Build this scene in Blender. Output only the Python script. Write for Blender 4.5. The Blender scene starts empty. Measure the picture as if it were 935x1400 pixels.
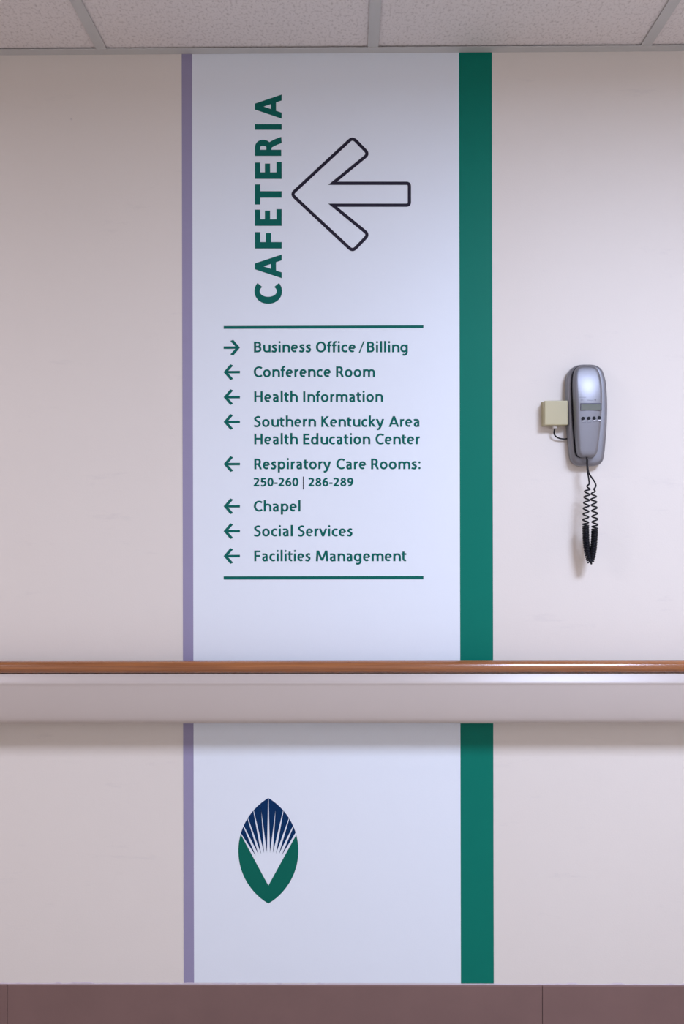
import bpy, bmesh, math, random
from mathutils import Vector, Matrix, Euler

# ------------------------------------------------------------------ camera, world, light, exposure
SC = bpy.context.scene
COL = SC.collection
PI = math.pi
F = 1115.6                       # focal length in pixels of a 935 x 1400 frame
D = 1.85                         # camera to wall
ZC = 1.2206                      # camera height
CAM_X = 0.012
YAW = math.radians(0.38)
ROLL = math.radians(0.12)

cam_data = bpy.data.cameras.new('camera')
cam_data.sensor_fit = 'VERTICAL'
cam_data.sensor_height = 36.0
cam_data.sensor_width = 24.0
cam_data.lens = 36.0 * F / 1400.0
cam_data.clip_start = 0.02
cam = bpy.data.objects.new('camera', cam_data)
COL.objects.link(cam)
cam.location = (CAM_X, -D, ZC)
RM = Matrix.Rotation(YAW, 4, 'Z') @ Matrix.Rotation(PI / 2, 4, 'X') @ Matrix.Rotation(-ROLL, 4, 'Z')
cam.rotation_euler = RM.to_euler()
SC.camera = cam

world = bpy.data.worlds.new('world')
world.use_nodes = True
world.node_tree.nodes['Background'].inputs[0].default_value = (0.02, 0.02, 0.022, 1)
world.node_tree.nodes['Background'].inputs[1].default_value = 1.0
SC.world = world
SC.view_settings.view_transform = 'Standard'
SC.view_settings.look = 'None'
SC.view_settings.gamma = 1
SC.view_settings.use_curve_mapping = False
SC.view_settings.exposure = 0.0
MAIN_POWER = 51.5
SIDE_POWER = 33.0
LAMP_COLOUR = (0.745, 0.86, 1.19)      # a cool new tube
SIDE_COLOUR = (0.90, 0.87, 1.03)      # older, pinker tubes
SPREAD = math.radians(176)

ROOM_L, ROOM_R, ROOM_W = -4.2, 4.8, 2.44
H_CEIL = (1436 - 72.5) / 603.0           # 2.261


def P(px, py, p=0.0):
    """world point that stands p metres in front of the sign wall and shows at pixel px, py"""
    d = Vector(((px - 467.5) / F, (700 - py) / F, -1.0))
    d = RM.to_3x3() @ d
    t = (D - p) / d.y
    return Vector((CAM_X, -D, ZC)) + d * t


# ------------------------------------------------------------------ materials
def mat(name, colour, rough=0.6, metal=0.0, noise=0.0, nscale=8.0, bump=0.0, bscale=200.0, spec=0.5, coat=0.0,
        emit=None, dark=None):
    m = bpy.data.materials.new(name)
    m.use_nodes = True
    nt = m.node_tree
    b = nt.nodes['Principled BSDF']
    b.inputs['Base Color'].default_value = (*colour, 1)
    b.inputs['Roughness'].default_value = rough
    b.inputs['Metallic'].default_value = metal
    b.inputs['Specular IOR Level'].default_value = spec
    b.inputs['Coat Weight'].default_value = coat
    b.inputs['Coat Roughness'].default_value = 0.15
    tc = nt.nodes.new('ShaderNodeTexCoord')
    if noise > 0:
        n = nt.nodes.new('ShaderNodeTexNoise')
        n.inputs['Scale'].default_value = nscale
        n.inputs['Detail'].default_value = 5
        nt.links.new(tc.outputs['Object'], n.inputs['Vector'])
        mx = nt.nodes.new('ShaderNodeMix')
        mx.data_type = 'RGBA'
        c2 = dark or tuple(c * (1 - noise) for c in colour)
        mx.inputs['A'].default_value = (*colour, 1)
        mx.inputs['B'].default_value = (*c2, 1)
        nt.links.new(n.outputs['Fac'], mx.inputs['Factor'])
        nt.links.new(mx.outputs['Result'], b.inputs['Base Color'])
    if bump > 0:
        n2 = nt.nodes.new('ShaderNodeTexNoise')
        n2.inputs['Scale'].default_value = bscale
        n2.inputs['Detail'].default_value = 3
        nt.links.new(tc.outputs['Object'], n2.inputs['Vector'])
        bp = nt.nodes.new('ShaderNodeBump')
        bp.inputs['Strength'].default_value = bump
        bp.inputs['Distance'].default_value = 0.001
        nt.links.new(n2.outputs['Fac'], bp.inputs['Height'])
        nt.links.new(bp.outputs['Normal'], b.inputs['Normal'])
    if emit:
        b.inputs['Emission Color'].default_value = (*emit[0], 1)
        b.inputs['Emission Strength'].default_value = emit[1]
    return m


def srgb(r, g, b):
    f = lambda c: (c / 255 / 12.92) if c / 255 <= 0.04045 else ((c / 255 + 0.055) / 1.055) ** 2.4
    return (f(r), f(g), f(b))


def wall_material():
    m = mat('cream_wall_paint', (0.75, 0.695, 0.625), rough=0.55, noise=0.04, nscale=2.2, bump=0.16, bscale=260, spec=0.35)
    nt = m.node_tree
    b = nt.nodes['Principled BSDF']
    tc = [n for n in nt.nodes if n.type == 'TEX_COORD'][0]
    base = b.inputs['Base Color'].links[0].from_socket
    # old scuffs: short horizontal-ish smears and sparse dark specks
    mp = nt.nodes.new('ShaderNodeMapping')
    mp.inputs['Scale'].default_value = (5, 5, 22)
    nt.links.new(tc.outputs['Object'], mp.inputs['Vector'])
    n = nt.nodes.new('ShaderNodeTexNoise')
    n.inputs['Scale'].default_value = 1.0
    n.inputs['Detail'].default_value = 8
    n.inputs['Roughness'].default_value = 0.7
    nt.links.new(mp.outputs['Vector'], n.inputs['Vector'])
    r = nt.nodes.new('ShaderNodeValToRGB')
    r.color_ramp.elements[0].position = 0.60
    r.color_ramp.elements[0].color = (0, 0, 0, 1)
    r.color_ramp.elements[1].position = 0.80
    r.color_ramp.elements[1].color = (0.28, 0.28, 0.28, 1)
    nt.links.new(n.outputs['Fac'], r.inputs['Fac'])
    v = nt.nodes.new('ShaderNodeTexVoronoi')
    v.inputs['Scale'].default_value = 7.0
    nt.links.new(tc.outputs['Object'], v.inputs['Vector'])
    r2 = nt.nodes.new('ShaderNodeValToRGB')
    r2.color_ramp.elements[0].position = 0.010
    r2.color_ramp.elements[0].color = (0.45, 0.45, 0.45, 1)
    r2.color_ramp.elements[1].position = 0.026
    r2.color_ramp.elements[1].color = (0, 0, 0, 1)
    nt.links.new(v.outputs['Distance'], r2.inputs['Fac'])
    ad = nt.nodes.new('ShaderNodeMath')
    ad.operation = 'MAXIMUM'
    nt.links.new(r.outputs['Color'], ad.inputs[0])
    nt.links.new(r2.outputs['Color'], ad.inputs[1])
    mx = nt.nodes.new('ShaderNodeMix')
    mx.data_type = 'RGBA'
    mx.inputs['B'].default_value = (0.40, 0.37, 0.38, 1)
    nt.links.new(ad.outputs[0], mx.inputs['Factor'])
    nt.links.new(base, mx.inputs['A'])
    nt.links.new(mx.outputs['Result'], b.inputs['Base Color'])
    return m


def tile_material():
    m = mat('ceiling_tile_fibre', (0.66, 0.62, 0.60), rough=0.9, spec=0.2)
    nt = m.node_tree
    b = nt.nodes['Principled BSDF']
    tc = [n for n in nt.nodes if n.type == 'TEX_COORD'][0]
    mp = nt.nodes.new('ShaderNodeMapping')
    mp.inputs['Scale'].default_value = (1.0, 0.7, 1.0)
    nt.links.new(tc.outputs['Object'], mp.inputs['Vector'])
    n = nt.nodes.new('ShaderNodeTexNoise')
    n.inputs['Scale'].default_value = 170
    n.inputs['Detail'].default_value = 6
    n.inputs['Roughness'].default_value = 0.65
    nt.links.new(mp.outputs['Vector'], n.inputs['Vector'])
    r = nt.nodes.new('ShaderNodeValToRGB')
    r.color_ramp.elements[0].position = 0.32
    r.color_ramp.elements[0].color = (0.58, 0.535, 0.51, 1)
    r.color_ramp.elements[1].position = 0.50
    r.color_ramp.elements[1].color = (0.80, 0.755, 0.73, 1)
    nt.links.new(n.outputs['Fac'], r.inputs['Fac'])
    nt.links.new(r.outputs['Color'], b.inputs['Base Color'])
    bp = nt.nodes.new('ShaderNodeBump')
    bp.inputs['Strength'].default_value = 0.7
    bp.inputs['Distance'].default_value = 0.0015
    nt.links.new(n.outputs['Fac'], bp.inputs['Height'])
    nt.links.new(bp.outputs['Normal'], b.inputs['Normal'])
    return m


def wood_material():
    m = mat('varnished_wood', (0.40, 0.15, 0.045), rough=0.2, spec=0.5, coat=0.6)
    nt = m.node_tree
    b = nt.nodes['Principled BSDF']
    tc = [n for n in nt.nodes if n.type == 'TEX_COORD'][0]
    mp = nt.nodes.new('ShaderNodeMapping')
    mp.inputs['Scale'].default_value = (6, 180, 260)
    nt.links.new(tc.outputs['Object'], mp.inputs['Vector'])
    n = nt.nodes.new('ShaderNodeTexNoise')
    n.inputs['Scale'].default_value = 1.0
    n.inputs['Detail'].default_value = 6
    nt.links.new(mp.outputs['Vector'], n.inputs['Vector'])
    r = nt.nodes.new('ShaderNodeValToRGB')
    r.color_ramp.elements[0].position = 0.3
    r.color_ramp.elements[0].color = (0.22, 0.072, 0.020, 1)
    r.color_ramp.elements[1].position = 0.7
    r.color_ramp.elements[1].color = (0.34, 0.123, 0.036, 1)
    nt.links.new(n.outputs['Fac'], r.inputs['Fac'])
    nt.links.new(r.outputs['Color'], b.inputs['Base Color'])
    n2 = nt.nodes.new('ShaderNodeTexNoise')
    n2.inputs['Scale'].default_value = 240
    nt.links.new(tc.outputs['Object'], n2.inputs['Vector'])
    bp = nt.nodes.new('ShaderNodeBump')
    bp.inputs['Strength'].default_value = 0.25
    bp.inputs['Distance'].default_value = 0.001
    nt.links.new(n2.outputs['Fac'], bp.inputs['Height'])
    nt.links.new(bp.outputs['Normal'], b.inputs['Normal'])
    return m


def floor_material():
    m = mat('floor_vinyl_tile', (0.42, 0.38, 0.36), rough=0.3)
    nt = m.node_tree
    b = nt.nodes['Principled BSDF']
    tc = [n for n in nt.nodes if n.type == 'TEX_COORD'][0]
    br = nt.nodes.new('ShaderNodeTexBrick')
    br.offset = 0
    br.inputs['Scale'].default_value = 1
    br.inputs['Brick Width'].default_value = 0.305
    br.inputs['Row Height'].default_value = 0.305
    br.inputs['Mortar Size'].default_value = 0.001
    br.inputs['Color1'].default_value = (0.47, 0.40, 0.33, 1)
    br.inputs['Color2'].default_value = (0.41, 0.34, 0.28, 1)
    br.inputs['Mortar'].default_value = (0.15, 0.13, 0.12, 1)
    nt.links.new(tc.outputs['Object'], br.inputs['Vector'])
    nt.links.new(br.outputs['Color'], b.inputs['Base Color'])
    return m


M = {
    'wall': wall_material(),
    'tile': tile_material(),
    'wood': wood_material(),
    'floor': floor_material(),
    'grid': mat('grid_metal', (0.58, 0.58, 0.56), rough=0.5, noise=0.06, nscale=14),
    'plenum': mat('plenum_board', (0.10, 0.09, 0.09), rough=0.9, noise=0.2),
    'tile_edge': mat('tile_gap_shade', (0.08, 0.07, 0.065), rough=0.95, noise=0.2, nscale=40),  # tile sides coloured near-black for the shadow gap above the grid
    'white_vinyl': mat('white_vinyl', (0.765, 0.815, 0.855), rough=0.48, noise=0.015, nscale=3, bump=0.10, bscale=260, spec=0.4),
    'green_vinyl': mat('green_vinyl', (0.002, 0.175, 0.12), rough=0.5, noise=0.05, nscale=5, bump=0.08, bscale=260, spec=0.12),
    'purple_vinyl': mat('grey_purple_vinyl', (0.30, 0.272, 0.405), rough=0.48, noise=0.04, nscale=5, bump=0.08, bscale=260, spec=0.4),
    'text_green': mat('lettering_green', (0.003, 0.125, 0.098), rough=0.5, noise=0.04, nscale=20, spec=0.12),
    'ink': mat('dark_ink', (0.020, 0.016, 0.032), rough=0.5, noise=0.05, nscale=20, spec=0.15),
    'logo_blue': mat('emblem_blue', (0.001, 0.028, 0.100), rough=0.5, noise=0.05, nscale=20, spec=0.12),
    'logo_green': mat('emblem_green', (0.002, 0.130, 0.088), rough=0.5, noise=0.05, nscale=20, spec=0.12),
    'bumper': mat('bumper_vinyl', (0.50, 0.435, 0.385), rough=0.34, noise=0.05, nscale=7, bump=0.06, bscale=700, spec=0.5),
    'retainer': mat('aluminium_retainer', (0.5, 0.5, 0.5), rough=0.4, metal=0.8, noise=0.05),
    'base': mat('mauve_brown_rubber', (0.215, 0.128, 0.112), rough=0.5, noise=0.22, nscale=9, bump=0.12, bscale=90, spec=0.4),
    'joint': mat('dark_adhesive', (0.03, 0.02, 0.02), rough=0.9, noise=0.2),
    'caulk': mat('caulk', (0.55, 0.47, 0.50), rough=0.6, noise=0.2, nscale=30),
    'silver': mat('silver_plastic', (0.245, 0.245, 0.265), rough=0.43, metal=0.7, noise=0.03, nscale=60, bump=0.03, bscale=900),
    'silver_dark': mat('grey_plastic', (0.12, 0.12, 0.14), rough=0.4, metal=0.2, noise=0.03, nscale=60),
    'black': mat('black_plastic', (0.004, 0.004, 0.008), rough=0.45, noise=0.1, nscale=60, spec=0.2),
    'cord': mat('black_cord_vinyl', (0.004, 0.004, 0.007), rough=0.4, noise=0.1, nscale=60, spec=0.25),
    'lcd': mat('lcd_glass', (0.14, 0.155, 0.13), rough=0.25, noise=0.08, nscale=90),
    'print': mat('grey_print_and_shade', (0.05, 0.05, 0.08), rough=0.6, noise=0.1, nscale=200),  # tiny print, side emblem, and the painted shade on the display
    'glint_dot': mat('bright_glint_and_dot', (0.85, 0.85, 0.9), rough=0.2, metal=0.5, noise=0.02),  # painted button glints and the pale dot
    'ivory': mat('ivory_plastic', (0.49, 0.44, 0.265), rough=0.45, noise=0.05, nscale=30),
    'clear': mat('clear_plug', (0.75, 0.72, 0.68), rough=0.15, noise=0.05, nscale=50),
    'fixture': mat('fixture_enamel', (0.8, 0.8, 0.8), rough=0.4, noise=0.02),
}


# ------------------------------------------------------------------ helpers
def new_obj(name, bm, material, parent=None, smooth=False):
    me = bpy.data.meshes.new(name)
    bmesh.ops.recalc_face_normals(bm, faces=bm.faces[:])
    bm.to_mesh(me)
    bm.free()
    me.materials.append(material)
    if smooth:
        for p in me.polygons:
            p.use_smooth = True
    o = bpy.data.objects.new(name, me)
    COL.objects.link(o)
    if parent:
        o.parent = parent
    return o


def tag(o, label=None, cat=None, group=None, kind=None):
    if label: o['label'] = label
    if cat: o['category'] = cat
    if group: o['group'] = group
    if kind: o['kind'] = kind
    return o


def empty(name, loc=(0, 0, 0)):
    o = bpy.data.objects.new(name, None)
    COL.objects.link(o)
    o.location = loc
    o.empty_display_size = 0.05
    return o


def local(o, origin):
    """children are modelled in world coordinates: bring the mesh into its parent's frame"""
    o.data.transform(Matrix.Translation(-Vector(origin)))
    return o


def box(bm, x0, x1, y0, y1, z0, z1, bevel=0.0, segs=2):
    r = bmesh.ops.create_cube(bm, size=1)
    vs = r['verts']
    for v in vs:
        v.co = Vector(((x0 + x1) / 2 + v.co.x * (x1 - x0), (y0 + y1) / 2 + v.co.y * (y1 - y0), (z0 + z1) / 2 + v.co.z * (z1 - z0)))
    if bevel > 0:
        es = list({e for v in vs for e in v.link_edges})
        bmesh.ops.bevel(bm, geom=es, offset=bevel, segments=segs, affect='EDGES', profile=0.5)
    return vs


def prism_x(bm, prof, x0, x1):
    """closed profile of (p, z) extruded along x; p is the distance in front of the wall"""
    a = [bm.verts.new((x0, -p, z)) for p, z in prof]
    b = [bm.verts.new((x1, -p, z)) for p, z in prof]
    n = len(prof)
    for i in range(n):
        bm.faces.new((a[i], a[(i + 1) % n], b[(i + 1) % n], b[i]))
    bm.faces.new(a[::-1])
    bm.faces.new(b)


def plate(bm, pts, y_back, y_front):
    """polygon of (x, z) given thickness towards the room"""
    a = [bm.verts.new((x, y_back, z)) for x, z in pts]
    b = [bm.verts.new((x, y_front, z)) for x, z in pts]
    n = len(pts)
    for i in range(n):
        bm.faces.new((a[i], a[(i + 1) % n], b[(i + 1) % n], b[i]))
    f1 = bm.faces.new(a[::-1])
    f2 = bm.faces.new(b)
    if n > 4:
        bmesh.ops.triangulate(bm, faces=[f1, f2])


def tube(bm, pts, r, sides=8):
    rings = []
    t0 = (pts[1] - pts[0]).normalized()
    up = Vector((0, 1, 0)) if abs(t0.y) < 0.9 else Vector((1, 0, 0))
    nrm = (up - t0 * up.dot(t0)).normalized()
    for i, p in enumerate(pts):
        t = (pts[min(i + 1, len(pts) - 1)] - pts[max(i - 1, 0)]).normalized()
        nrm = (nrm - t * nrm.dot(t)).normalized()
        bn = t.cross(nrm)
        rings.append([bm.verts.new(p + nrm * r * math.cos(2 * PI * k / sides) + bn * r * math.sin(2 * PI * k / sides)) for k in range(sides)])
    for a, b in zip(rings, rings[1:]):
        for k in range(sides):
            bm.faces.new((a[k], a[(k + 1) % sides], b[(k + 1) % sides], b[k]))
    bm.faces.new(rings[0][::-1])
    bm.faces.new(rings[-1])


def catmull(pts, n=6):
    out = []
    P_ = [pts[0]] + list(pts) + [pts[-1]]
    for i in range(1, len(P_) - 2):
        p0, p1, p2, p3 = P_[i - 1:i + 3]
        for k in range(n):
            t = k / n
            out.append(tuple(0.5 * ((2 * b) + (-a + c) * t + (2 * a - 5 * b + 4 * c - d) * t * t + (-a + 3 * b - 3 * c + d) * t ** 3)
                             for a, b, c, d in zip(p0, p1, p2, p3)))
    out.append(tuple(pts[-1]))
    return out


# ------------------------------------------------------------------ the room
bm = bmesh.new(); box(bm, ROOM_L - 0.12, ROOM_R + 0.12, 0, 0.12, -0.1, H_CEIL + 0.30)
wall_back = tag(new_obj('wall_back', bm, M['wall']), kind='structure')
bm = bmesh.new(); box(bm, ROOM_L - 0.12, ROOM_R + 0.12, -ROOM_W - 0.12, -ROOM_W, -0.1, H_CEIL + 0.30)
tag(new_obj('wall_front', bm, M['wall']), kind='structure')
bm = bmesh.new(); box(bm, ROOM_L - 0.12, ROOM_L, -ROOM_W, 0, -0.1, H_CEIL + 0.30)
tag(new_obj('wall_left', bm, M['wall']), kind='structure')
bm = bmesh.new(); box(bm, ROOM_R, ROOM_R + 0.12, -ROOM_W, 0, -0.1, H_CEIL + 0.30)
tag(new_obj('wall_right', bm, M['wall']), kind='structure')
bm = bmesh.new(); box(bm, ROOM_L, ROOM_R, -ROOM_W, 0, -0.1, 0)
tag(new_obj('floor', bm, M['floor']), kind='structure')

# suspended ceiling: plenum board, inverted-T bars, wall angle, lay-in tiles
bm = bmesh.new(); box(bm, ROOM_L, ROOM_R, -ROOM_W, 0, H_CEIL + 0.14, H_CEIL + 0.2)
ceiling = tag(new_obj('ceiling', bm, M['plenum']), kind='structure')
MOD = 0.6096
GX0 = P(509.5, 64).x                      # the middle bar over the sign
BAR_W = 0.0238
bar_xs = [GX0 + k * MOD for k in range(-6, 7) if ROOM_L < GX0 + k * MOD < ROOM_R]
row_ys = [-k * MOD for k in range(0, 5)]


def tbar(bm, x0, x1, y0, y1, along):
    box(bm, x0, x1, y0, y1, H_CEIL, H_CEIL + 0.0007)
    if along == 'y':
        c = (x0 + x1) / 2
        box(bm, c - 0.0015, c + 0.0015, y0, y1, H_CEIL + 0.0005, H_CEIL + 0.038)
    else:
        c = (y0 + y1) / 2
        box(bm, x0, x1, c - 0.0015, c + 0.0015, H_CEIL + 0.0005, H_CEIL + 0.038)


ANG = 0.0225
for x in bar_xs:
    bm = bmesh.new()
    tbar(bm, x - BAR_W / 2, x + BAR_W / 2, -ROOM_W + ANG, -ANG, 'y')
    new_obj('grid_bar', bm, M['grid'], ceiling)
for y in row_ys[1:-1]:
    bm = bmesh.new()
    tbar(bm, ROOM_L, ROOM_R, y - BAR_W / 2, y + BAR_W / 2, 'x')
    for v in bm.verts:
        v.co.z += 0.0008
    new_obj('grid_bar', bm, M['grid'], ceiling)
for yy in ((-ANG, 0.0), (-ROOM_W, -ROOM_W + ANG)):
    bm = bmesh.new()
    box(bm, ROOM_L, ROOM_R, yy[0], yy[1], H_CEIL - 0.0006, H_CEIL + 0.0006)
    wy = (-0.0012, 0.0) if yy[1] == 0 else (-ROOM_W, -ROOM_W + 0.0012)
    box(bm, ROOM_L, ROOM_R, wy[0], wy[1], H_CEIL, H_CEIL + 0.022)
    new_obj('wall_angle', bm, M['grid'], ceiling)

random.seed(4)
main_cell = GX0 + 1 * MOD                # tile column just right of the last bar in view
light_cols = [GX0 + 1 * MOD, GX0 - 4 * MOD, GX0 + 6 * MOD]
tile_mesh = None
for ix in range(-7, 7):
    x0 = GX0 + ix * MOD
    for iy in range(4):
        y1 = -iy * MOD
        if iy == 2 and any(abs(x0 - lc) < 0.01 for lc in light_cols):
            continue
        a, b = max(x0, ROOM_L), min(x0 + MOD, ROOM_R)
        if b - a < 0.05:
            continue
        full = abs((b - a) - MOD) < 1e-4
        cx, cy = (a + b) / 2, y1 - MOD / 2
        if full and tile_mesh:
            o = bpy.data.objects.new('ceiling_tile', tile_mesh)
            COL.objects.link(o)
            o.parent = ceiling
        else:
            bm = bmesh.new()
            hw = (b - a) / 2 - 0.004
            box(bm, -hw, hw, -MOD / 2 + 0.004, MOD / 2 - 0.004, 0, 0.014, bevel=0.0012, segs=1)
            o = new_obj('ceiling_tile', bm, M['tile'], ceiling)
            o.data.materials.append(M['tile_edge'])
            for p in o.data.polygons:
                if abs(p.normal.z) < 0.3:
                    p.material_index = 1
            if full:
                tile_mesh = o.data
        o.location = (cx, cy, H_CEIL + 0.0030 + random.uniform(0, 0.0012))
        o.rotation_euler = (random.uniform(-.0018, .0018), random.uniform(-.0018, .0018), 0)


# recessed ceiling lights (just outside the picture): housing, louvre and the lamp itself
def troffer(x0, label, power, colour):
    c = Vector((x0 + MOD / 2, -2.5 * MOD, H_CEIL))
    t = empty('ceiling_light', c)
    tag(t, label, 'light', 'recessed corridor ceiling lights')
    hx, hy = MOD / 2 - 0.014, MOD / 2 - 0.014
    bm = bmesh.new()
    for s in (-1, 1):
        box(bm, s * hx - 0.004 if s > 0 else -hx, hx if s > 0 else -hx + 0.004, -hy, hy, 0.002, 0.11)
        box(bm, -hx, hx, hy - 0.004 if s > 0 else -hy, hy if s > 0 else -hy + 0.004, 0.002, 0.11)
    box(bm, -hx, hx, -hy, hy, 0.106, 0.11)
    new_obj('housing', bm, M['fixture'], t)
    ld = bpy.data.lights.new('lamp', 'AREA')
    ld.shape = 'RECTANGLE'
    ld.size = 2 * hx - 0.06
    ld.size_y = 2 * hy - 0.06
    ld.energy = power
    ld.color = colour
    ld.spread = SPREAD
    lo = bpy.data.objects.new('lamp', ld)
    COL.objects.link(lo)
    lo.parent = t
    lo.location = (0, 0, 0.004)
    return t


troffer(light_cols[0], 'recessed ceiling light nearest the telephone, above and right of the picture', MAIN_POWER, LAMP_COLOUR)
troffer(light_cols[1], 'recessed ceiling light far to the left along the corridor', SIDE_POWER, SIDE_COLOUR)
troffer(light_cols[2], 'recessed ceiling light far to the right along the corridor', SIDE_POWER, SIDE_COLOUR)

# cove base in four foot lengths
BASE_Z = 0.1505
baseboard = tag(empty('baseboard_back', (0, 0, 0)), kind='structure')
j0 = P(741, 1370).x
L = (741 - 10) / 603.0
bm = bmesh.new(); box(bm, ROOM_L, ROOM_R, -0.0006, 0, 0, BASE_Z - 0.002)
new_obj('adhesive_backing', bm, M['joint'], baseboard)
prof = [(0.0006, 0.0), (0.013, 0.0), (0.013, 0.002), (0.0085, 0.0045), (0.0052, 0.010), (0.0038, 0.018), (0.0035, BASE_Z - 0.003),
        (0.0026, BASE_Z - 0.0008), (0.0014, BASE_Z), (0.0006, BASE_Z)]
for k in range(-4, 4):
    a, b = max(j0 + k * L, ROOM_L), min(j0 + (k + 1) * L, ROOM_R)
    if b - a < 0.1: continue
    bm = bmesh.new()
    prism_x(bm, prof, a + 0.0006, b - 0.0006)
    new_obj('base_section', bm, M['base'], baseboard)
random.seed(8)
bm = bmesh.new()                         # ragged bead of caulk along the top of the base
x = -1.2
prev = None
while x < 1.2:
    h = 0.0012 + (0.0030 * random.random() ** 3 if x < -0.05 or x > 0.3 else 0.0006)
    ring = [bm.verts.new((x, -p, BASE_Z - 0.0005 + z)) for p, z in ((0, 0), (0.0020, 0), (0.0014, h * 0.7), (0, h))]
    if prev:
        for i in range(4):
            bm.faces.new((prev[i], prev[(i + 1) % 4], ring[(i + 1) % 4], ring[i]))
    else:
        bm.faces.new(ring)
    prev = ring
    x += 0.006 + random.random() * 0.010
bm.faces.new(prev[::-1])
new_obj('caulk_bead', bm, M['caulk'], baseboard)

# ------------------------------------------------------------------ handrail: wooden grip over a vinyl bumper
rail = empty('handrail', (0, 0, 0.75))
tag(rail, 'long handrail with orange-brown wooden grip above a pale vinyl bumper, crossing the sign', 'handrail')


def arc_pts(cp, cz, r, a0, a1, n=6, rz=None):
    rz = rz or r
    return [(cp + r * math.cos(math.radians(a0 + (a1 - a0) * i / n)), cz + rz * math.sin(math.radians(a0 + (a1 - a0) * i / n))) for i in range(n + 1)]


GC, GZ, GR = 0.0742, 0.8836, 0.0129          # nosing of the wooden grip
wood = [(0.030, 0.8725), (0.030, 0.8845)] + arc_pts(GC, GZ, GR, 112, -82, 22)
bm = bmesh.new(); prism_x(bm, wood, ROOM_L + 0.01, ROOM_R - 0.01)
local(new_obj('wooden_grip', bm, M['wood'], rail, smooth=False), (0, 0, 0.75))
bt = 0.8700
bump = [(0.030, bt)] + [(0.0750, bt)] + arc_pts(0.0750, bt - 0.003, 0.003, 80, 25, 3) + \
       [(0.0858, bt - 0.0175)] + arc_pts(0.0843, bt - 0.0200, 0.0040, 52, -10, 6) + \
       catmull([(0.0874, bt - 0.0225), (0.0874, bt - 0.045), (0.0867, bt - 0.068), (0.0850, bt - 0.087), (0.0818, bt - 0.1010), (0.0745, bt - 0.1092), (0.060, bt - 0.1120)], 4) + \
       [(0.030, bt - 0.1120)]
bm = bmesh.new(); prism_x(bm, bump, ROOM_L + 0.01, ROOM_R - 0.01)
o = local(new_obj('bumper_cover', bm, M['bumper'], rail), (0, 0, 0.75))
for ob in (o, rail.children[0]):
    for p in ob.data.polygons:
        p.use_smooth = abs(p.normal.x) < 0.5
    ob.data.set_sharp_from_angle(angle=math.radians(35))
bm = bmesh.new(); box(bm, ROOM_L + 0.01, ROOM_R - 0.01, -0.068, -0.030, bt - 0.001, 0.8730)
local(new_obj('retainer', bm, M['retainer'], rail), (0, 0, 0.75))
for k in range(-4, 6):
    bm = bmesh.new()
    x = 0.35 + k * 0.81
    if x > ROOM_R - 0.1 or x < ROOM_L + 0.1: continue
    box(bm, x - 0.03, x + 0.03, -0.031, 0, bt - 0.095, bt - 0.015, bevel=0.004)
    local(new_obj('bracket', bm, M['retainer'], rail), (0, 0, 0.75))

# ------------------------------------------------------------------ stroke lettering
# each glyph: (advance, [strokes]); stroke = dict(pts=[(x, y)...], h=horizontal end cuts, k=thickness factor)


def ell(cx, cy, rx, ry, a0, a1, n=22, s=2.0):
    out = []
    for i in range(n + 1):
        a = math.radians(a0 + (a1 - a0) * i / n)
        c, q = math.cos(a), math.sin(a)
        e = 2.0 / s
        out.append((cx + rx * math.copysign(abs(c) ** e, c), cy + ry * math.copysign(abs(q) ** e, q)))
    return out


def cm(*pts):
    return catmull(list(pts), 6)


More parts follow.
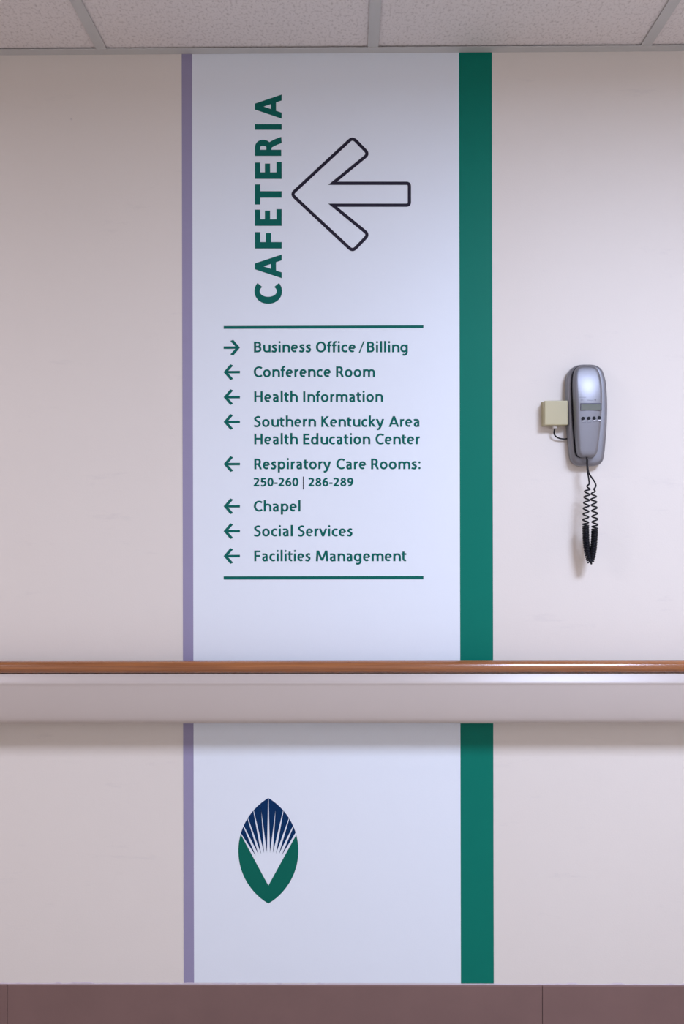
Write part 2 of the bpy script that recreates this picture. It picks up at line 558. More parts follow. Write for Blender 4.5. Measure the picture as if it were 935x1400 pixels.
def glyph(ch, hx, hy):
    XH, CH, AS, DG = 484, 674, 712, 650
    L = 68 + hx
    xt, ct = XH - hy + 8, CH - hy
    S = lambda *p, **k: dict(pts=list(p), **k)
    C = lambda pts, **k: dict(pts=pts, **k)
    A = ell
    if ch == 'n': return 562, [S((L, 0), (L, XH)), C(A(L + 172, 270, 172, xt - 270, 172, 0, s=2.25) + [(L + 344, 0)])]
    if ch == 'u': return 562, [S((L + 344, 0), (L + 344, XH)), C([(L, XH)] + A(L + 172, 214, 172, 214 - hy + 8, 180, 352, s=2.25))]
    if ch == 'h': return 562, [S((L, 0), (L, AS)), C(A(L + 172, 270, 172, xt - 270, 172, 0, s=2.25) + [(L + 344, 0)])]
    if ch == 'm': return 846, [S((L, 0), (L, XH)), C(A(L + 155, 280, 155, xt - 280, 172, 0, s=2.25) + [(L + 310, 0)]),
                               C(A(L + 465, 280, 155, xt - 280, 172, 0, s=2.25) + [(L + 620, 0)])]
    if ch == 'i': return 255, [S((L, 0), (L, XH)), C(A(L, 640, 34, 34, 0, 360, 14), w=34)]
    if ch == 'l': return 258, [S((L, 0), (L, AS))]
    if ch == 'I': return 275, [S((L, 0), (L, CH))]
    if ch == 'r': return 352, [S((L, 0), (L, XH)), C(A(L + 172, 260, 172, xt - 260, 172, 84, 12, s=2.1))]
    if ch == 'o': return 560, [C(A(280, 242, 242 - hx, 252 - hy, 0, 360, 36, s=2.1))]
    if ch == 'c': return 450, [C(A(282, 242, 246 - hx, 252 - hy, 52, 308, 28, s=2.1))]
    if ch == 'e': return 512, [S((40 + hx, 252), (472 - hx, 252), k=0.9), C(A(262, 245, 226 - hx, 249 - hy, 2, 305, 30, s=2.15))]
    if ch == 'a': return 494, [C(cm((82, 408), (150, 442 + 50 - hy), (235, xt)) + A(245, 320, 425 - hx - 245, xt - 320, 88, 0, 8, s=2.2) + [(425 - hx, 120), (435 - hx, 0)]),
                               C(cm((425 - hx, 282), (300, 274), (175, 232), (86 + 50, 150), (165, 66), (235, 40), (330, 75), (425 - hx, 160)))]
    if ch == 'd': return 575, [S((507 - hx, 0), (507 - hx, AS)), C(A(265, 242, 237 - hx, 250 - hy, 0, 360, 36, s=2.15))]
    if ch == 'p': return 575, [S((L, -200), (L, XH)), C(A(310, 242, 237 - hx, 250 - hy, 0, 360, 36, s=2.15))]
    if ch == 'g': return 570, [C([(507 - hx, XH), (507 - hx, 20)] + A(278, 10, 507 - hx - 278, 175, 0, -128, 14)), C(A(265, 242, 237 - hx, 250 - hy, 0, 360, 36, s=2.15))]
    if ch == 'f': return 312, [C([(145, 0), (145, 530)] + A(285, 545, 140, 714 - hy - 545, 180, 78, 10)), S((22, 442), (292, 442), k=0.92)]
    if ch == 't': return 350, [C([(142, 600), (142, 150)] + A(258, 150, 116, 150 - hy + 6, 180, 292, 10)), S((22, 442), (325, 442), k=0.92)]
    if ch == 's': return 412, [C(cm((352, 415), (235, 448), (120, 358), (208, 268), (316, 190), (268, 60), (190, 38), (48, 74)))]
    if ch == 'S': return 520, [C(cm((438, 602), (300, 638), (150, 560), (136, 470), (240, 370), (372, 290), (412, 180), (330, 62), (220, 36), (58, 78)))]
    if ch == 'B': return 580, [S((L, 0), (L, CH)), C([(L, ct)] + A(285, (ct + 355) / 2, 190 - 20, (ct - 355) / 2, 90, -90, 16, s=2.2) + [(L, 355)], k=1),
                               C([(L, 355)] + A(290, (hy + 355) / 2, 540 - hx - 290, (355 - hy) / 2, 90, -90, 16, s=2.2) + [(L, hy)])]
    if ch == 'R': return 575, [S((L, 0), (L, CH)), C([(L, ct)] + A(290, (ct + 320) / 2, 490 - hx - 290, (ct - 320) / 2, 90, -90, 16, s=2.2) + [(L, 320)]),
                               C(cm((250, 318), (345, 285), (425, 150), (485, 0)), h=1)]
    if ch == 'K': return 585, [S((L, 0), (L, CH)), S((478, CH), (150, 322), h=1), S((215, 400), (505, 0), h=1)]
    if ch == 'k': return 518, [S((L, 0), (L, AS)), S((405, XH), (150, 205), h=1), S((205, 290), (448, 0), h=1)]
    if ch == 'y': return 512, [S((66, XH), (272, 10), h=1), C([(452, XH), (300, 40)] + cm((285, 5), (220, -105), (160, -150), (52, -165)), h=2)]
    if ch == 'v': return 510, [S((66, XH), (255, 0), h=1), S((446, XH), (255, 0), h=1)]
    if ch == 'A': return 650, [S((68, 0), (324, CH), h=1), S((582, 0), (326, CH), h=1), S((165, 205), (485, 205), k=0.95)]
    if ch == 'M': return 840, [S((98, 0), (142, CH), h=1), S((742, 0), (698, CH), h=1), S((158, CH), (420, 40), h=1), S((682, CH), (420, 40), h=1)]
    if ch == 'C': return 588, [C(A(372, 337, 332 - hx, 345 - hy, 48, 312, 30, s=2.05))]
    if ch == 'O': return 700, [C(A(350, 337, 314 - hx, 345 - hy, 0, 360, 40, s=2.05))]
    if ch == 'H': return 665, [S((L, 0), (L, CH)), S((597 - hx, 0), (597 - hx, CH)), S((L, 355), (597 - hx, 355))]
    if ch == 'E': return 528, [S((L, 0), (L, CH)), S((L, ct), (468, ct)), S((L, 358), (442, 358)), S((L, hy), (480, hy))]
    if ch == 'F': return 515, [S((L, 0), (L, CH)), S((L, ct), (470, ct)), S((L, 335), (448, 335))]
    if ch == 'T': return 530, [S((265, 0), (265, CH)), S((15, ct), (515, ct))]
    if ch == '2': return 540, [C(cm((72, 545), (160, 600), (250, DG - hy), (385, 540), (385, 420), (280, 250), (105, 60))), S((45, hy), (485, hy))]
    if ch == '5': return 540, [S((155, DG - hy), (460, DG - hy)), C([(160, DG)] + cm((132, 335), (250, 372), (380, 320), (420, 205), (350, 80), (220, 40), (60, 72)))]
    if ch == '0': return 540, [C(A(270, 325, 238 - hx, 335 - hy, 0, 360, 36, s=2.15))]
    if ch in '69':
        g = [C(A(275, 208, 232 - hx, 216 - hy, 0, 360, 32)), C(cm((430, DG - hy + 5), (280, 575), (140, 420), (98, 208)))]
        if ch == '9':
            for s_ in g: s_['pts'] = [(540 - x, DG - y) for x, y in s_['pts']]
        return 540, g
    if ch == '8': return 540, [C(A(270, 487, 200 - hx, 168 - hy, 0, 360, 30)), C(A(270, 185, 232 - hx, 193 - hy, 0, 360, 32))]
    if ch == '-': return 310, [S((30, 240), (280, 240))]
    if ch == ':': return 255, [C(A(127, 62, 34, 34, 0, 360, 14), w=34), C(A(127, 420, 34, 34, 0, 360, 14), w=34)]
    if ch == '/': return 340, [S((20, -40), (320, 700), h=1, k=0.62)]
    raise ValueError(ch)


def ribbon(pts, hx, hy, hcap=0, k=1.0, w=None):
    """left and right edge of a stroke"""
    pts = [p for i, p in enumerate(pts) if i == 0 or math.dist(p, pts[i - 1]) > 0.5]
    closed = math.dist(pts[0], pts[-1]) < 1.0
    if closed: pts = pts[:-1]
    n = len(pts)
    Lp, Rp = [], []
    for i in range(n):
        a = pts[(i - 1) % n] if closed or i > 0 else pts[i]
        b = pts[(i + 1) % n] if closed or i < n - 1 else pts[i]
        tx, ty = b[0] - a[0], b[1] - a[1]
        l = math.hypot(tx, ty); tx /= l; ty /= l
        nx, ny = -ty, tx
        h = w or math.sqrt((nx * hx) ** 2 + (ny * hy) ** 2) * k
        le = [pts[i][0] + nx * h, pts[i][1] + ny * h]
        ri = [pts[i][0] - nx * h, pts[i][1] - ny * h]
        if not closed and ((i == 0 and hcap) or (i == n - 1 and hcap == 1)) and abs(ty) > 0.3:
            for q in (le, ri):
                s = (pts[i][1] - q[1]) / ty
                q[0] += tx * s; q[1] += ty * s
        Lp.append(tuple(le)); Rp.append(tuple(ri))
    return Lp, Rp, closed


def text_geometry(word, hx=54, hy=45, track=0):
    """list of ribbons and the x extent of a word in glyph units"""
    x = 0
    out = []
    for ch in word:
        adv, strokes = glyph(ch, hx, hy)
        for s in strokes:
            Lp, Rp, c = ribbon(s['pts'], hx, hy, s.get('h', 0), s.get('k', 1.0), s.get('w'))
            out.append(([(a + x, b) for a, b in Lp], [(a + x, b) for a, b in Rp], c))
        x += adv + track
    xs = [p[0] for r in out for side in r[:2] for p in side]
    return out, min(xs), max(xs)


def ribbons_to_bm(bm, ribs, fn, y_back, y_front):
    for i_, (Lp, Rp, closed) in enumerate(ribs):
        n = len(Lp)
        V = []
        y_front = y_front - 0.000012 if i_ else y_front
        for a, b in zip(Lp, Rp):
            (xa, za), (xb, zb) = fn(a), fn(b)
            V.append((bm.verts.new((xa, y_front, za)), bm.verts.new((xb, y_front, zb)),
                      bm.verts.new((xa, y_back, za)), bm.verts.new((xb, y_back, zb))))
        m = n if closed else n - 1
        for i in range(m):
            p, q = V[i], V[(i + 1) % n]
            bm.faces.new((p[0], p[1], q[1], q[0]))
            bm.faces.new((p[2], q[2], q[3], p[3]))
            bm.faces.new((p[0], q[0], q[2], p[2]))
            bm.faces.new((p[1], p[3], q[3], q[1]))
        if not closed:
            bm.faces.new((V[0][0], V[0][2], V[0][3], V[0][1]))
            bm.faces.new((V[-1][0], V[-1][1], V[-1][3], V[-1][2]))


# ------------------------------------------------------------------ the wall sign
U = 1 / 603.0
sign = empty('wall_sign', (0, 0, BASE_Z))
SO = (0, 0, BASE_Z)
tag(sign, 'floor-to-ceiling white vinyl directory sign on the wall, edged by green and grey stripes', 'sign')
Z0, Z1 = BASE_Z + 0.0022, H_CEIL - 0.0008
T0 = -0.0006
xa, xb, xc, xd = P(249.8, 700).x, P(264.0, 700).x, P(628.6, 700).x, P(673.6, 700).x
for nm, a, b, m in (('purple_stripe', xa, xb, 'purple_vinyl'), ('white_panel', xb, xc, 'white_vinyl'), ('green_stripe', xc, xd, 'green_vinyl')):
    bm = bmesh.new(); box(bm, a, b, T0, 0, Z0, Z1)
    o = local(new_obj(nm, bm, M[m], sign), SO)
    if nm == 'white_panel': panel = o
T1 = T0 - 0.0003


def wp(px, py):
    v = P(px, py)
    return (v.x, v.z)


# heading: CAFETERIA reading upward
heading = empty('heading', (0, 0, 0)); heading.parent = sign
spans = [('C', 925, 1020), ('A', 795, 903), ('F', 693, 768), ('E', 588, 664), ('T', 475, 567), ('E', 373, 450), ('R', 258, 345), ('I', 200, 226), ('A', 65, 175)]
for ch, v0, v1 in spans:
    ribs, gx0, gx1 = text_geometry(ch, 92 if ch == 'C' else 80, 66)
    ys_ = [p[1] for r in ribs for s_ in r[:2] for p in s_]
    gy0, gy1 = min(ys_), max(ys_)
    py_top, py_bot = 110 + v0 / 3.339, 110 + v1 / 3.339
    c0 = 348.6 - (0.7 if ch == 'C' else 0); c1 = 385.1 + (0.4 if ch == 'C' else 0)

    def fn(q, gx0=gx0, gx1=gx1, gy0=gy0, gy1=gy1, a=py_top, b=py_bot, c0=c0, c1=c1):
        return wp(c1 + (q[1] - gy0) / (gy1 - gy0) * (c0 - c1), b + (q[0] - gx0) / (gx1 - gx0) * (a - b))
    bm = bmesh.new()
    ribbons_to_bm(bm, ribs, fn, T0, T1)
    local(new_obj('letter', bm, M['text_green'], heading), SO)

# big outlined arrow
Z3 = lambda x, y: (320 + x / 3.339, 110 + y / 3.339)


def rounded(corners, n=5):
    out = []
    N = len(corners)
    for i, (x, y, r) in enumerate(corners):
        if r == 0:
            out.append((x, y)); continue
        a = corners[i - 1]; b = corners[(i + 1) % N]
        u = Vector((a[0] - x, a[1] - y)).normalized(); w = Vector((b[0] - x, b[1] - y)).normalized()
        p0 = Vector((x, y)) + u * r; p2 = Vector((x, y)) + w * r; p1 = Vector((x, y))
        for k in range(n + 1):
            t = k / n
            q = p0 * (1 - t) ** 2 + p1 * 2 * t * (1 - t) + p2 * t * t
            out.append((q.x, q.y))
    return out


cen = [(262, 520, 20), (541, 261, 22), (614, 336, 22), (450, 470, 0), (800, 470, 14), (800, 570, 14), (450, 570, 0), (614, 704, 22), (541, 780, 22)]
cl_ = rounded(cen, 8)
outer, inner = [], []
for i, p in enumerate(cl_):
    a = Vector(cl_[i - 1]); b = Vector(cl_[(i + 1) % len(cl_)]); p = Vector(p)
    e1 = (p - a).normalized(); e2 = (b - p).normalized()
    n1 = Vector((e1.y, -e1.x)); n2 = Vector((e2.y, -e2.x))
    m = (n1 + n2).normalized()
    c = m.dot(n1)
    q = p + m * 7.4 / c; outer.append((q.x, q.y))
    q = p - m * 7.4 / c; inner.append((q.x, q.y))
bm = bmesh.new()
N = len(outer)
V = []
for (a, b) in zip(outer, inner):
    pa = wp(*Z3(*a)); pb = wp(*Z3(*b))
    V.append((bm.verts.new((pa[0], T1, pa[1])), bm.verts.new((pb[0], T1, pb[1])), bm.verts.new((pa[0], T0, pa[1])), bm.verts.new((pb[0], T0, pb[1]))))
for i in range(N):
    p, q = V[i], V[(i + 1) % N]
    bm.faces.new((p[0], p[1], q[1], q[0])); bm.faces.new((p[2], q[2], q[3], p[3]))
    bm.faces.new((p[0], q[0], q[2], p[2])); bm.faces.new((p[1], p[3], q[3], q[1]))
local(new_obj('outlined_arrow', bm, M['ink'], sign), SO)

# rules
for y0, y1 in ((444.9, 449.7), (787.5, 792.4)):
    bm = bmesh.new()
    a = wp(305.8, y1); b = wp(578.8, y0)
    box(bm, a[0], b[0], T1, T0, a[1], b[1])
    local(new_obj('rule_line', bm, M['text_green'], sign), SO)

# directory lines
EM = 14.6 / 674
entries = [
    (475.4, 1, [(481.7, [('Business', 347.2, 425.3), ('Office', 431.9, 486.4), ('/', 490.2, 498.4), ('Billing', 501.6, 557.4)])]),
    (508.9, 0, [(515.6, [('Conference', 346.9, 452.3), ('Room', 459.4, 512.6)])]),
    (543.0, 0, [(549.5, [('Health', 347.6, 407.2), ('Information', 414.5, 523.6)])]),
    (576.9, 0, [(583.6, [('Southern', 347.0, 432.1), ('Kentucky', 439.2, 525.0), ('Area', 531.4, 573.4)]),
                (607.5, [('Health', 347.6, 407.2), ('Education', 414.5, 506.2), ('Center', 513.3, 573.8)])]),
    (634.5, 0, [(641.5, [('Respiratory', 347.6, 452.6), ('Care', 459.8, 500.4), ('Rooms:', 507.3, 574.8)]),
                (664.9, [('250-260', 346.6, 408.0), ('286-289', 421.6, 483.2)])]),
    (692.2, 0, [(699.2, [('Chapel', 347.0, 410.8)])]),
    (726.2, 0, [(733.2, [('Social', 347.0, 400.4), ('Services', 407.0, 481.8)])]),
    (760.2, 0, [(767.2, [('Facilities', 347.6, 424.6), ('Management', 431.8, 555.4)])]),
]
for ay, right, lines in entries:
    bm = bmesh.new()
    for base, words in lines:
        for w, x0, x1 in words:
            digits = w[0].isdigit()
            hx, hy = (74, 60) if digits else (66, 55)
            sy = 11.6 / 650 if digits else EM
            ribs, g0, g1 = text_geometry(w, hx, hy, 0)
            ybase = base

            def fn(q, g0=g0, g1=g1, x0=x0, x1=x1, yb=ybase, sy=sy):
                v = P((x0 + x1) / 2, yb)
                return (v.x + (((q[0] - g0) / (g1 - g0)) * (x1 - x0) - (x1 - x0) / 2) * D / F, v.z + q[1] * sy * D / F)
            ribbons_to_bm(bm, ribs, fn, T0, T1)
    txt = local(new_obj('directory_line', bm, M['text_green'], sign), SO)
    # direction arrow: chevron and shaft
    bm = bmesh.new()
    v = P(316.9, ay)
    s = -1 if right else 1
    k = D / F
    q = lambda dx, dy: (v.x + s * dx * k, v.z + dy * k)
    plate(bm, [q(*c) for c in ((-11.2, 0), (-2.0, 10.8), (2.0, 9.2), (-6.3, 0))], T0, T1)
    plate(bm, [q(*c) for c in ((-11.2, 0), (-2.0, -10.8), (2.0, -9.2), (-6.3, 0))], T0, T1)
    plate(bm, [q(*c) for c in ((-8.3, -1.7), (11.2, -1.7), (11.2, 1.7), (-8.3, 1.7))], T0, T1 - 0.00002)
    local(new_obj('direction_arrow', bm, M['text_green'], txt), SO)
    if len(lines) == 2 and lines[1][1][0][0][0].isdigit():
        bm = bmesh.new(); a = wp(414.1, 669.2); b = wp(415.3, 651.6)
        box(bm, a[0], b[0], T1, T0, a[1], b[1])
        local(new_obj('divider_bar', bm, M['ink'], txt), SO)

# emblem
Z8 = lambda x, y: (300 + x / 7.192, 1070 + y / 7.192)


def vesica(y, side):
    d = y - 669
    return 481 + side * (-604 + 295 + math.sqrt(max(604 ** 2 - d * d, 0)))


emb = empty('emblem'); emb.parent = sign
bm = bmesh.new()
# two leaf halves as quads strips between rim and inner V
for side in (-1, 1):
    prev = None
    y_top = 505 if side < 0 else 512
    for i in range(25):
        t = i / 24
        y = y_top + (1188 - y_top) * t
        xo = vesica(y, side) if i < 24 else 481 - side * 0.5
        xi_top = vesica(y_top, side)
        yi = y_top + (1012 - y_top) * t
        xi = xi_top + (481 - side * 0.5 - xi_top) * t
        po = wp(*Z8(xo, y)); pi_ = wp(*Z8(xi, yi))
        if i == 0: po = wp(*Z8(xo - side * 1, y - 1))
        cur = [bm.verts.new((po[0], T1, po[1])), bm.verts.new((pi_[0], T1, pi_[1])), bm.verts.new((po[0], T0, po[1])), bm.verts.new((pi_[0], T0, pi_[1]))]
        if prev:
            bm.faces.new((prev[0], prev[1], cur[1], cur[0])); bm.faces.new((prev[2], cur[2], cur[3], prev[3]))
            bm.faces.new((prev[0], cur[0], cur[2], prev[2])); bm.faces.new((prev[1], prev[3], cur[3], cur[1]))
        prev = cur
local(new_obj('green_leaf', bm, M['logo_green'], emb), SO)
rays = [(209, 488), (237, 418), (278, 343), (335, 272), (407, 245), (481, 165), (556, 240), (628, 280), (685, 350), (726, 428), (751, 490)]
tips = [(355, 715), (382, 700), (410, 700), (438, 690), (467, 687), (497, 687), (526, 690), (556, 697), (585, 700), (612, 715)]


def on_rim(x):
    side = -1 if x < 481 else 1
    lo_, hi_ = 150.0, 669.0
    for _ in range(40):
        m_ = (lo_ + hi_) / 2
        if (vesica(m_, side) - x) * side < 0: lo_ = m_
        else: hi_ = m_
    return (lo_ + hi_) / 2


for k in range(10):
    a, b = rays[k], rays[k + 1]
    g = 2.2
    ax = a[0] + (g if k not in (4, 6) else 0.3); bx = b[0] - (g if k not in (3, 5) else 0.3)
    if k == 5: ax = a[0] + 2.5
    if k == 4: bx = b[0] - 2.5
    n = 10
    pts = [tips[k]]
    # left side up
    pts.append((ax, a[1] + 2) if k in (4, 6) else (ax, on_rim(ax)))
    for i in range(n + 1):
        x = ax + (bx - ax) * i / n
        pts.append((x, on_rim(x)))
    pts.append((bx, b[1] + 2) if k in (3, 5) else (bx, on_rim(bx)))
    pp = []
    for p in pts:
        w_ = wp(*Z8(*p))
        if not pp or math.dist(pp[-1], w_) > 2e-5: pp.append(w_)
    bm = bmesh.new(); plate(bm, pp, T0, T1)
    local(new_obj('blue_petal', bm, M['logo_blue'], emb), SO)

# ------------------------------------------------------------------ wall phone jack
jc = P(758, 565, 0.03)
jack = empty('phone_jack', (jc.x, 0, jc.z))
tag(jack, 'small ivory surface box for the phone line, left of the silver telephone', 'phone jack')
a = P(744.6, 581.2, 0.029); b = P(776.5, 547.5, 0.029)
bm = bmesh.new(); box(bm, a.x - 0.0005, b.x + 0.0005, -0.006, 0, a.z - 0.0005, b.z + 0.0005, bevel=0.001)
local(new_obj('back_plate', bm, M['ivory'], jack), jack.location)
bm = bmesh.new(); box(bm, a.x, b.x, -0.029, -0.006, a.z, b.z, bevel=0.0022, segs=3)
local(new_obj('cover', bm, M['ivory'], jack, smooth=False), jack.location)
pl = P(758.5, 583, 0.016)
bm = bmesh.new(); box(bm, pl.x - 0.0045, pl.x + 0.0045, -0.020, -0.011, a.z - 0.006, a.z + 0.001, bevel=0.001)
local(new_obj('clear_plug', bm, M['clear'], jack), jack.location)

# ------------------------------------------------------------------ telephone
pc = P(800, 636, 0.0)
phone = empty('telephone', (pc.x, 0, pc.z))
tag(phone, 'silver corded telephone hung on the wall right of the green stripe', 'telephone')
PO = phone.location.copy()


def outline(rows, cx_extra=0.0, n=4):
    """rows: (py, left px, right px) from the top down at wall scale -> closed smooth outline in x, z"""
    lft = catmull([(l, y) for y, l, r in rows], n)
    rgt = catmull([(r, y) for y, l, r in rows], n)
    pts = lft + rgt[::-1]
    return [((x - 467.5) * U + SHX, ZC + (700 - y) * U + SHZ) for x, y in pts]


# the small camera yaw moves things on the wall by a fraction of a pixel
ref = P(800, 570, 0.0)
SHX = ref.x - (800 - 467.5) * U
SHZ = ref.z - (ZC + (700 - 570) * U)


def shell(bm, pts, layers, pfun=None, cap=True):
    """layers: (inset, p). pfun(x, z, p) may bend the depth. Returns nothing."""
    n = len(pts)
    cx = sum(p[0] for p in pts) / n; cz = sum(p[1] for p in pts) / n
    nr = []
    for i in range(n):
        a = pts[i - 1]; b = pts[(i + 1) % n]
        t = Vector((b[0] - a[0], b[1] - a[1]))
        if t.length < 1e-9: t = Vector((1, 0))
        t.normalize()
        m = Vector((t.y, -t.x))
        if m.dot(Vector((pts[i][0] - cx, pts[i][1] - cz))) < 0: m = -m
        nr.append(m)
    rings = []
    for ins, p, sc in layers:
        ring = []
        for i in range(n):
            x = pts[i][0] - nr[i].x * ins; z = pts[i][1] - nr[i].y * ins
            x = cx + (x - cx) * sc; z = cz + (z - cz) * sc
            d = pfun(x, z, p) if pfun else p
            ring.append(bm.verts.new((x, -d, z)))
        rings.append(ring)
    for a, b in zip(rings, rings[1:]):
        for i in range(n):
            bm.faces.new((a[i], a[(i + 1) % n], b[(i + 1) % n], b[i]))
    bm.faces.new(rings[0][::-1])
    if cap:
        c = bm.verts.new((cx, -(pfun(cx, cz, layers[-1][1]) if pfun else layers[-1][1]), cz))
        r = rings[-1]
        for i in range(n):
            bm.faces.new((r[i], r[(i + 1) % n], c))


def rnd(ins0, r, p0, p1, n=4):
    """quarter-round layers from side to front"""
    return [(ins0 + r * (1 - math.cos(PI / 2 * i / n)), p0 + (p1 - p0) * math.sin(PI / 2 * i / n), 1) for i in range(n + 1)]


base_rows = [(500.6, 794, 802), (501.2, 788, 808.5), (503.6, 781.5, 814.5), (508.5, 776, 819.5), (518, 772.2, 823), (530, 771.2, 825), (555, 771.4, 826.2),
             (585, 772.6, 825.4), (612, 775.0, 823.2), (625, 776.6, 821.6), (631.5, 778.8, 819.6), (635.5, 782.6, 815.6), (637.4, 788, 809), (637.6, 796, 801)]
bo = outline(base_rows)
bm = bmesh.new()
lay = [(0.002, 0.0, 1), (0.0008, 0.004, 1), (0.0, 0.010, 1), (0.0, 0.017, 1)] + [(a_, b_, 1) for a_, b_, _ in rnd(0, 0.009, 0.018, 0.027, 5)] + [(0.009, 0.0272, 0.9), (0.009, 0.0272, 0.6)]
shell(bm, bo, lay)
o = local(new_obj('base', bm, M['silver'], phone, smooth=True), PO)

hs_rows = [(504.0, 791, 799), (504.6, 786.5, 803.5), (506.8, 782.2, 808), (511.5, 779, 811), (520, 777.2, 813.2), (532, 776.6, 814.4), (555, 777.2, 814.4),
           (585, 778.6, 812.6), (612, 780.6, 809.6), (620, 781.6, 808.4), (624.5, 783.6, 806.2), (626.8, 787, 803), (627.2, 793, 797)]
ho = outline(hs_rows)
hzt, hzb = max(z for x, z in ho), min(z for x, z in ho)
hcx = sum(x for x, z in ho) / len(ho)


def hp(x, z, p):
    """bowed front of the handset: rounded brow at the top, slight crown across"""
    t = (hzt - z) / (hzt - hzb)
    w = 0.0
    base = 0.030
    if p <= base: return p
    f = (p - base) / 0.028
    # profile along the height
    if t < 0.42:
        u = 1 - t / 0.42
        prof_ = 1 - 0.60 * u ** 2.0
    else:
        u = (t - 0.42) / 0.58
        prof_ = 1 - 0.24 * u ** 1.3
    cr = 1 - 0.14 * min(1, (abs(x - hcx) / 0.033)) ** 2
    return base + 0.028 * f * prof_ * cr


bm = bmesh.new()
ci = outline([(y, l - 1.0, r + 0.9) for y, l, r in hs_rows])
shell(bm, ci, [(0.0035, 0.024, 1), (0.0005, 0.027, 1), (0.0, 0.0335, 1)], cap=True)
local(new_obj('handset_gap_shade', bm, M['black'], phone), PO)  # black slab standing in for the shaded gap behind the handset
bm = bmesh.new()
lay = [(0.003, 0.0300, 1), (0.0008, 0.0335, 1), (0.0, 0.037, 1), (0.0002, 0.046, 1)]
for i in range(1, 6):
    a_ = PI / 2 * i / 5
    lay.append((0.0002 + 0.0065 * (1 - math.cos(a_)), 0.046 + 0.012 * math.sin(a_), 1))
for s_ in (0.93, 0.84, 0.74, 0.62, 0.5, 0.36, 0.2, 0.08):
    lay.append((0.0067, 0.058, s_))
shell(bm, ho, [(a_, b_, c_) for a_, b_, c_ in lay], hp)
handset = local(new_obj('handset', bm, M['silver'], phone, smooth=True), PO)


def on_handset(px, py, lift=0.0):
    """point of the bowed handset front seen at pixel px, py"""
    p = 0.055
    for _ in range(6):
        v = P(px, py, p)
        p = hp(v.x, v.z, 0.058)
    v = P(px, py, p)
    return Vector((v.x, -(p + lift), v.z))


# display
a = on_handset(794.2, 560.6); b = on_handset(821.3, 551.8); c = on_handset(807.6, 556.0)
yf = c.y
bm = bmesh.new()
box(bm, a.x - 0.0012, b.x + 0.0012, yf - 0.0008, yf + 0.004, a.z - 0.0010, b.z + 0.0010, bevel=0.0007)
local(new_obj('display_bezel', bm, M['silver_dark'], handset), PO)
bm = bmesh.new()
box(bm, a.x, b.x, yf - 0.0011, yf - 0.0003, a.z, b.z)
local(new_obj('display', bm, M['lcd'], handset), PO)
bm = bmesh.new()
box(bm, a.x, b.x, yf - 0.0014, yf - 0.0010, b.z - 0.0016, b.z)
box(bm, b.x - 0.0016, b.x, yf - 0.0014, yf - 0.0010, a.z, b.z - 0.0016)
local(new_obj('display_recess_shade', bm, M['print'], handset), PO)  # dark strips along top and right paint the shade of a recessed screen


def disc(bm, c, r0, r1, y0, y1, n=20):
    A_ = [bm.verts.new((c.x + r0 * math.cos(2 * PI * i / n), y0, c.z + r0 * math.sin(2 * PI * i / n))) for i in range(n)]
    B_ = [bm.verts.new((c.x + r1 * math.cos(2 * PI * i / n), y1, c.z + r1 * math.sin(2 * PI * i / n))) for i in range(n)]
    for i in range(n):
        bm.faces.new((A_[i], A_[(i + 1) % n], B_[(i + 1) % n], B_[i]))
    bm.faces.new(A_[::-1]); bm.faces.new(B_)


for px, py in ((797.1, 572.2), (804.7, 572.0), (812.0, 571.7), (818.9, 571.2)):
    c = on_handset(px, py)
    bm = bmesh.new()
    # bright rim, raised like a shallow cup
    n = 20
    R0, R1 = 0.0047, 0.0040
    rings = []
    for r, yy in ((R0, 0.001), (R0 - 0.0002, -0.0006), (R1 + 0.0002, -0.0006), (R1, 0.0006)):
        rings.append([bm.verts.new((c.x + r * math.cos(2 * PI * i / n), c.y + yy, c.z - 0.0002 + r * math.sin(2 * PI * i / n))) for i in range(n)])
    for k in range(3):
        for i in range(n):
            bm.faces.new((rings[k][i], rings[k][(i + 1) % n], rings[k + 1][(i + 1) % n], rings[k + 1][i]))
    rim = local(new_obj('button_rim', bm, M['silver'], handset, smooth=False), PO)
    bm = bmesh.new()
    disc(bm, c, 0.0039, 0.0036, c.y + 0.0012, c.y - 0.0010)
    local(new_obj('button', bm, M['black'], handset), PO)
    bm = bmesh.new()
    e = on_handset(px + 0.4, py + 3.3)
    box(bm, e.x - 0.0026, e.x + 0.0026, e.y - 0.0009, e.y + 0.002, e.z - 0.0008, e.z + 0.0006)
    local(new_obj('button_glint', bm, M['glint_dot'], handset), PO)  # pale bar standing in for the glint below the button
# tiny print, far too small to read in the photograph, kept as printed ticks
bm = bmesh.new()
for x0, x1, y in ((792.4, 801.0, 543.2), (794.0, 797.5, 547.0), (802.8, 811.5, 547.2), (795, 800.6, 577.3), (802.4, 808, 577.1), (811, 821.5, 576.6)):
    x = x0
    while x < x1:
        e = on_handset(x, y)
        box(bm, e.x, e.x + 0.0007, e.y - 0.00015, e.y + 0.001, e.z - 0.00045, e.z + 0.00045)
        x += 0.9
e = on_handset(813.6, 546.6)
box(bm, e.x - 0.0012, e.x + 0.0012, e.y - 0.0002, e.y + 0.001, e.z - 0.0018, e.z + 0.0018)
tag(local(new_obj('small_print', bm, M['print'], handset), PO), kind='stuff')
bm = bmesh.new()
e = on_handset(793.8, 612.5)
disc(bm, e, 0.0008, 0.0008, e.y + 0.001, e.y - 0.0003, 10)
local(new_obj('pale_dot', bm, M['glint_dot'], handset), PO)
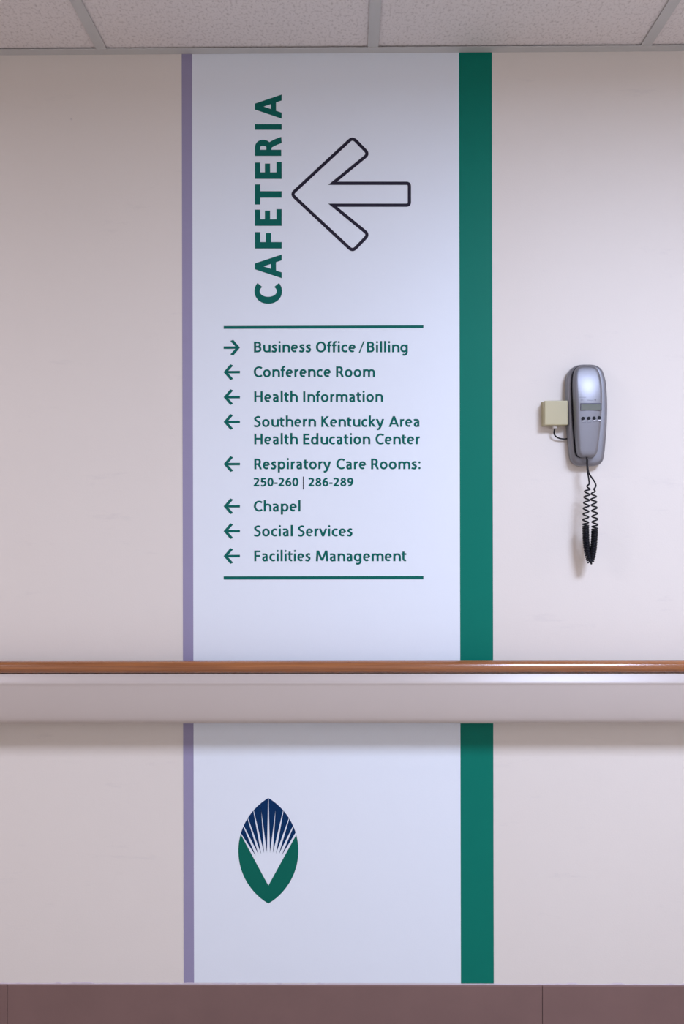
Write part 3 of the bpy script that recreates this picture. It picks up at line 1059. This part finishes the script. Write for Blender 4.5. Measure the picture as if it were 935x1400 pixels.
# round emblem and vertical lettering strip on the base's right shoulder
bm = bmesh.new()
e = P(823.6, 608.5, 0.0245)
e = Vector((e.x, -0.0250, e.z))
n = 18
R_ = [[bm.verts.new((e.x + r * math.cos(2 * PI * i / n), e.y - yy, e.z + 1.15 * r * math.sin(2 * PI * i / n))) for i in range(n)] for r, yy in ((0.0028, -0.002), (0.0028, 0.0004), (0.0019, 0.0004), (0.0019, -0.002))]
for k in range(3):
    for i in range(n):
        bm.faces.new((R_[k][i], R_[k][(i + 1) % n], R_[k + 1][(i + 1) % n], R_[k + 1][i]))
y = 570.0
while y < 602:
    q = P(825.6 - (y - 570) * 0.03, y, 0.0235)
    box(bm, q.x - 0.0008, q.x + 0.0008, -0.0250, -0.0225, q.z - 0.0007, q.z + 0.0007)
    y += 1.7
local(new_obj('side_emblem', bm, M['print'], phone), PO)

# short line cord from the jack into the base
pts = [P(758.5, 586, 0.016), P(757.5, 590, 0.015), P(757.8, 594, 0.013), P(761, 597.6, 0.011), P(766, 599.6, 0.009), P(772, 600.2, 0.008), P(779, 599.2, 0.008)]
pts = [Vector(q) for q in catmull([tuple(v) for v in pts], 6)]
bm = bmesh.new(); tube(bm, pts, 0.0016, 8)
local(new_obj('line_cord', bm, M['cord'], phone, smooth=True), PO)


# coiled cord: two leads leave the bottom of the phone, hang as a coiled U
def helix(axis_pts, coil):
    """axis_pts: list of Vector; coil: function s(0..1) -> (radius, pitch in metres)"""
    dense = [Vector(q) for q in catmull([tuple(v) for v in axis_pts], 40)]
    out = []
    ph = 0.0
    total = sum((b - a).length for a, b in zip(dense, dense[1:]))
    s = 0.0
    step_out = 0
    for a, b in zip(dense, dense[1:]):
        L_ = (b - a).length
        t = (b - a).normalized()
        side = Vector((1, 0, 0)) - t * t.x
        if side.length < 0.2: side = Vector((0, 0, 1)) - t * t.z
        side.normalize()
        up = t.cross(side)
        r, pitch = coil(s / total)
        turns = L_ / pitch
        k = max(1, int(math.ceil(turns * 14)))
        for i in range(k):
            f = i / k
            p = a + (b - a) * f
            ang = ph + 2 * PI * turns * f
            out.append(p + side * r * math.cos(ang) + up * r * math.sin(ang))
        ph += 2 * PI * turns
        s += L_
    return out


PD = 0.044
axisU = [P(805.4, 660.5, PD), P(803.5, 668, PD), P(801.8, 685, PD), P(800.8, 705, PD), P(800.6, 722, PD), P(801.4, 742, PD), P(803.4, 757, PD), P(805.2, 765, PD),
         P(807.0, 768.2, PD), P(808.8, 765, PD), P(810.4, 757, PD), P(811.9, 742, PD), P(812.8, 726, PD), P(813.2, 712, PD), P(812.4, 695, PD), P(811.4, 680, PD), P(812.2, 668, PD)]


def coil(s):
    dense = 0.0037
    loose = 0.0125
    d0, d1 = 0.245, 0.775
    if s < d0: pitch = loose
    elif s > d1: pitch = loose
    elif s < d0 + 0.04: pitch = loose + (dense - loose) * (s - d0) / 0.04
    elif s > d1 - 0.05: pitch = loose + (dense - loose) * (d1 - s) / 0.05
    else: pitch = dense
    r = 0.0060
    if s < 0.05: r *= s / 0.05
    if s > 0.96: r *= (1 - s) / 0.04
    r -= 0.0013 * max(0.0, 1 - abs(s - 0.52) / 0.09)
    return max(r, 0.0003), pitch


hx_ = helix(axisU, coil)
lead_in = [P(802.0, 625.5, 0.044), P(802.4, 634, 0.044), P(802.8, 642, 0.044), P(804.4, 652, 0.044)]
lead_out = [P(814.5, 664.5, 0.042), P(813.0, 659, 0.041), P(808.5, 652.5, 0.040), P(804.6, 645.5, 0.040), P(803.4, 638, 0.038), P(803.0, 632, 0.030), P(803.0, 627.0, 0.024)]
full = [Vector(q) for q in catmull([tuple(v) for v in lead_in] + [tuple(hx_[0])], 5)] + hx_[1:] + \
       [Vector(q) for q in catmull([tuple(hx_[-1])] + [tuple(v) for v in lead_out], 6)][1:]
cl = [full[0]]
for q in full[1:]:
    if (q - cl[-1]).length > 0.0004: cl.append(q)
bm = bmesh.new(); tube(bm, cl, 0.0018, 7)
local(new_obj('coiled_cord', bm, M['cord'], phone, smooth=True), PO)
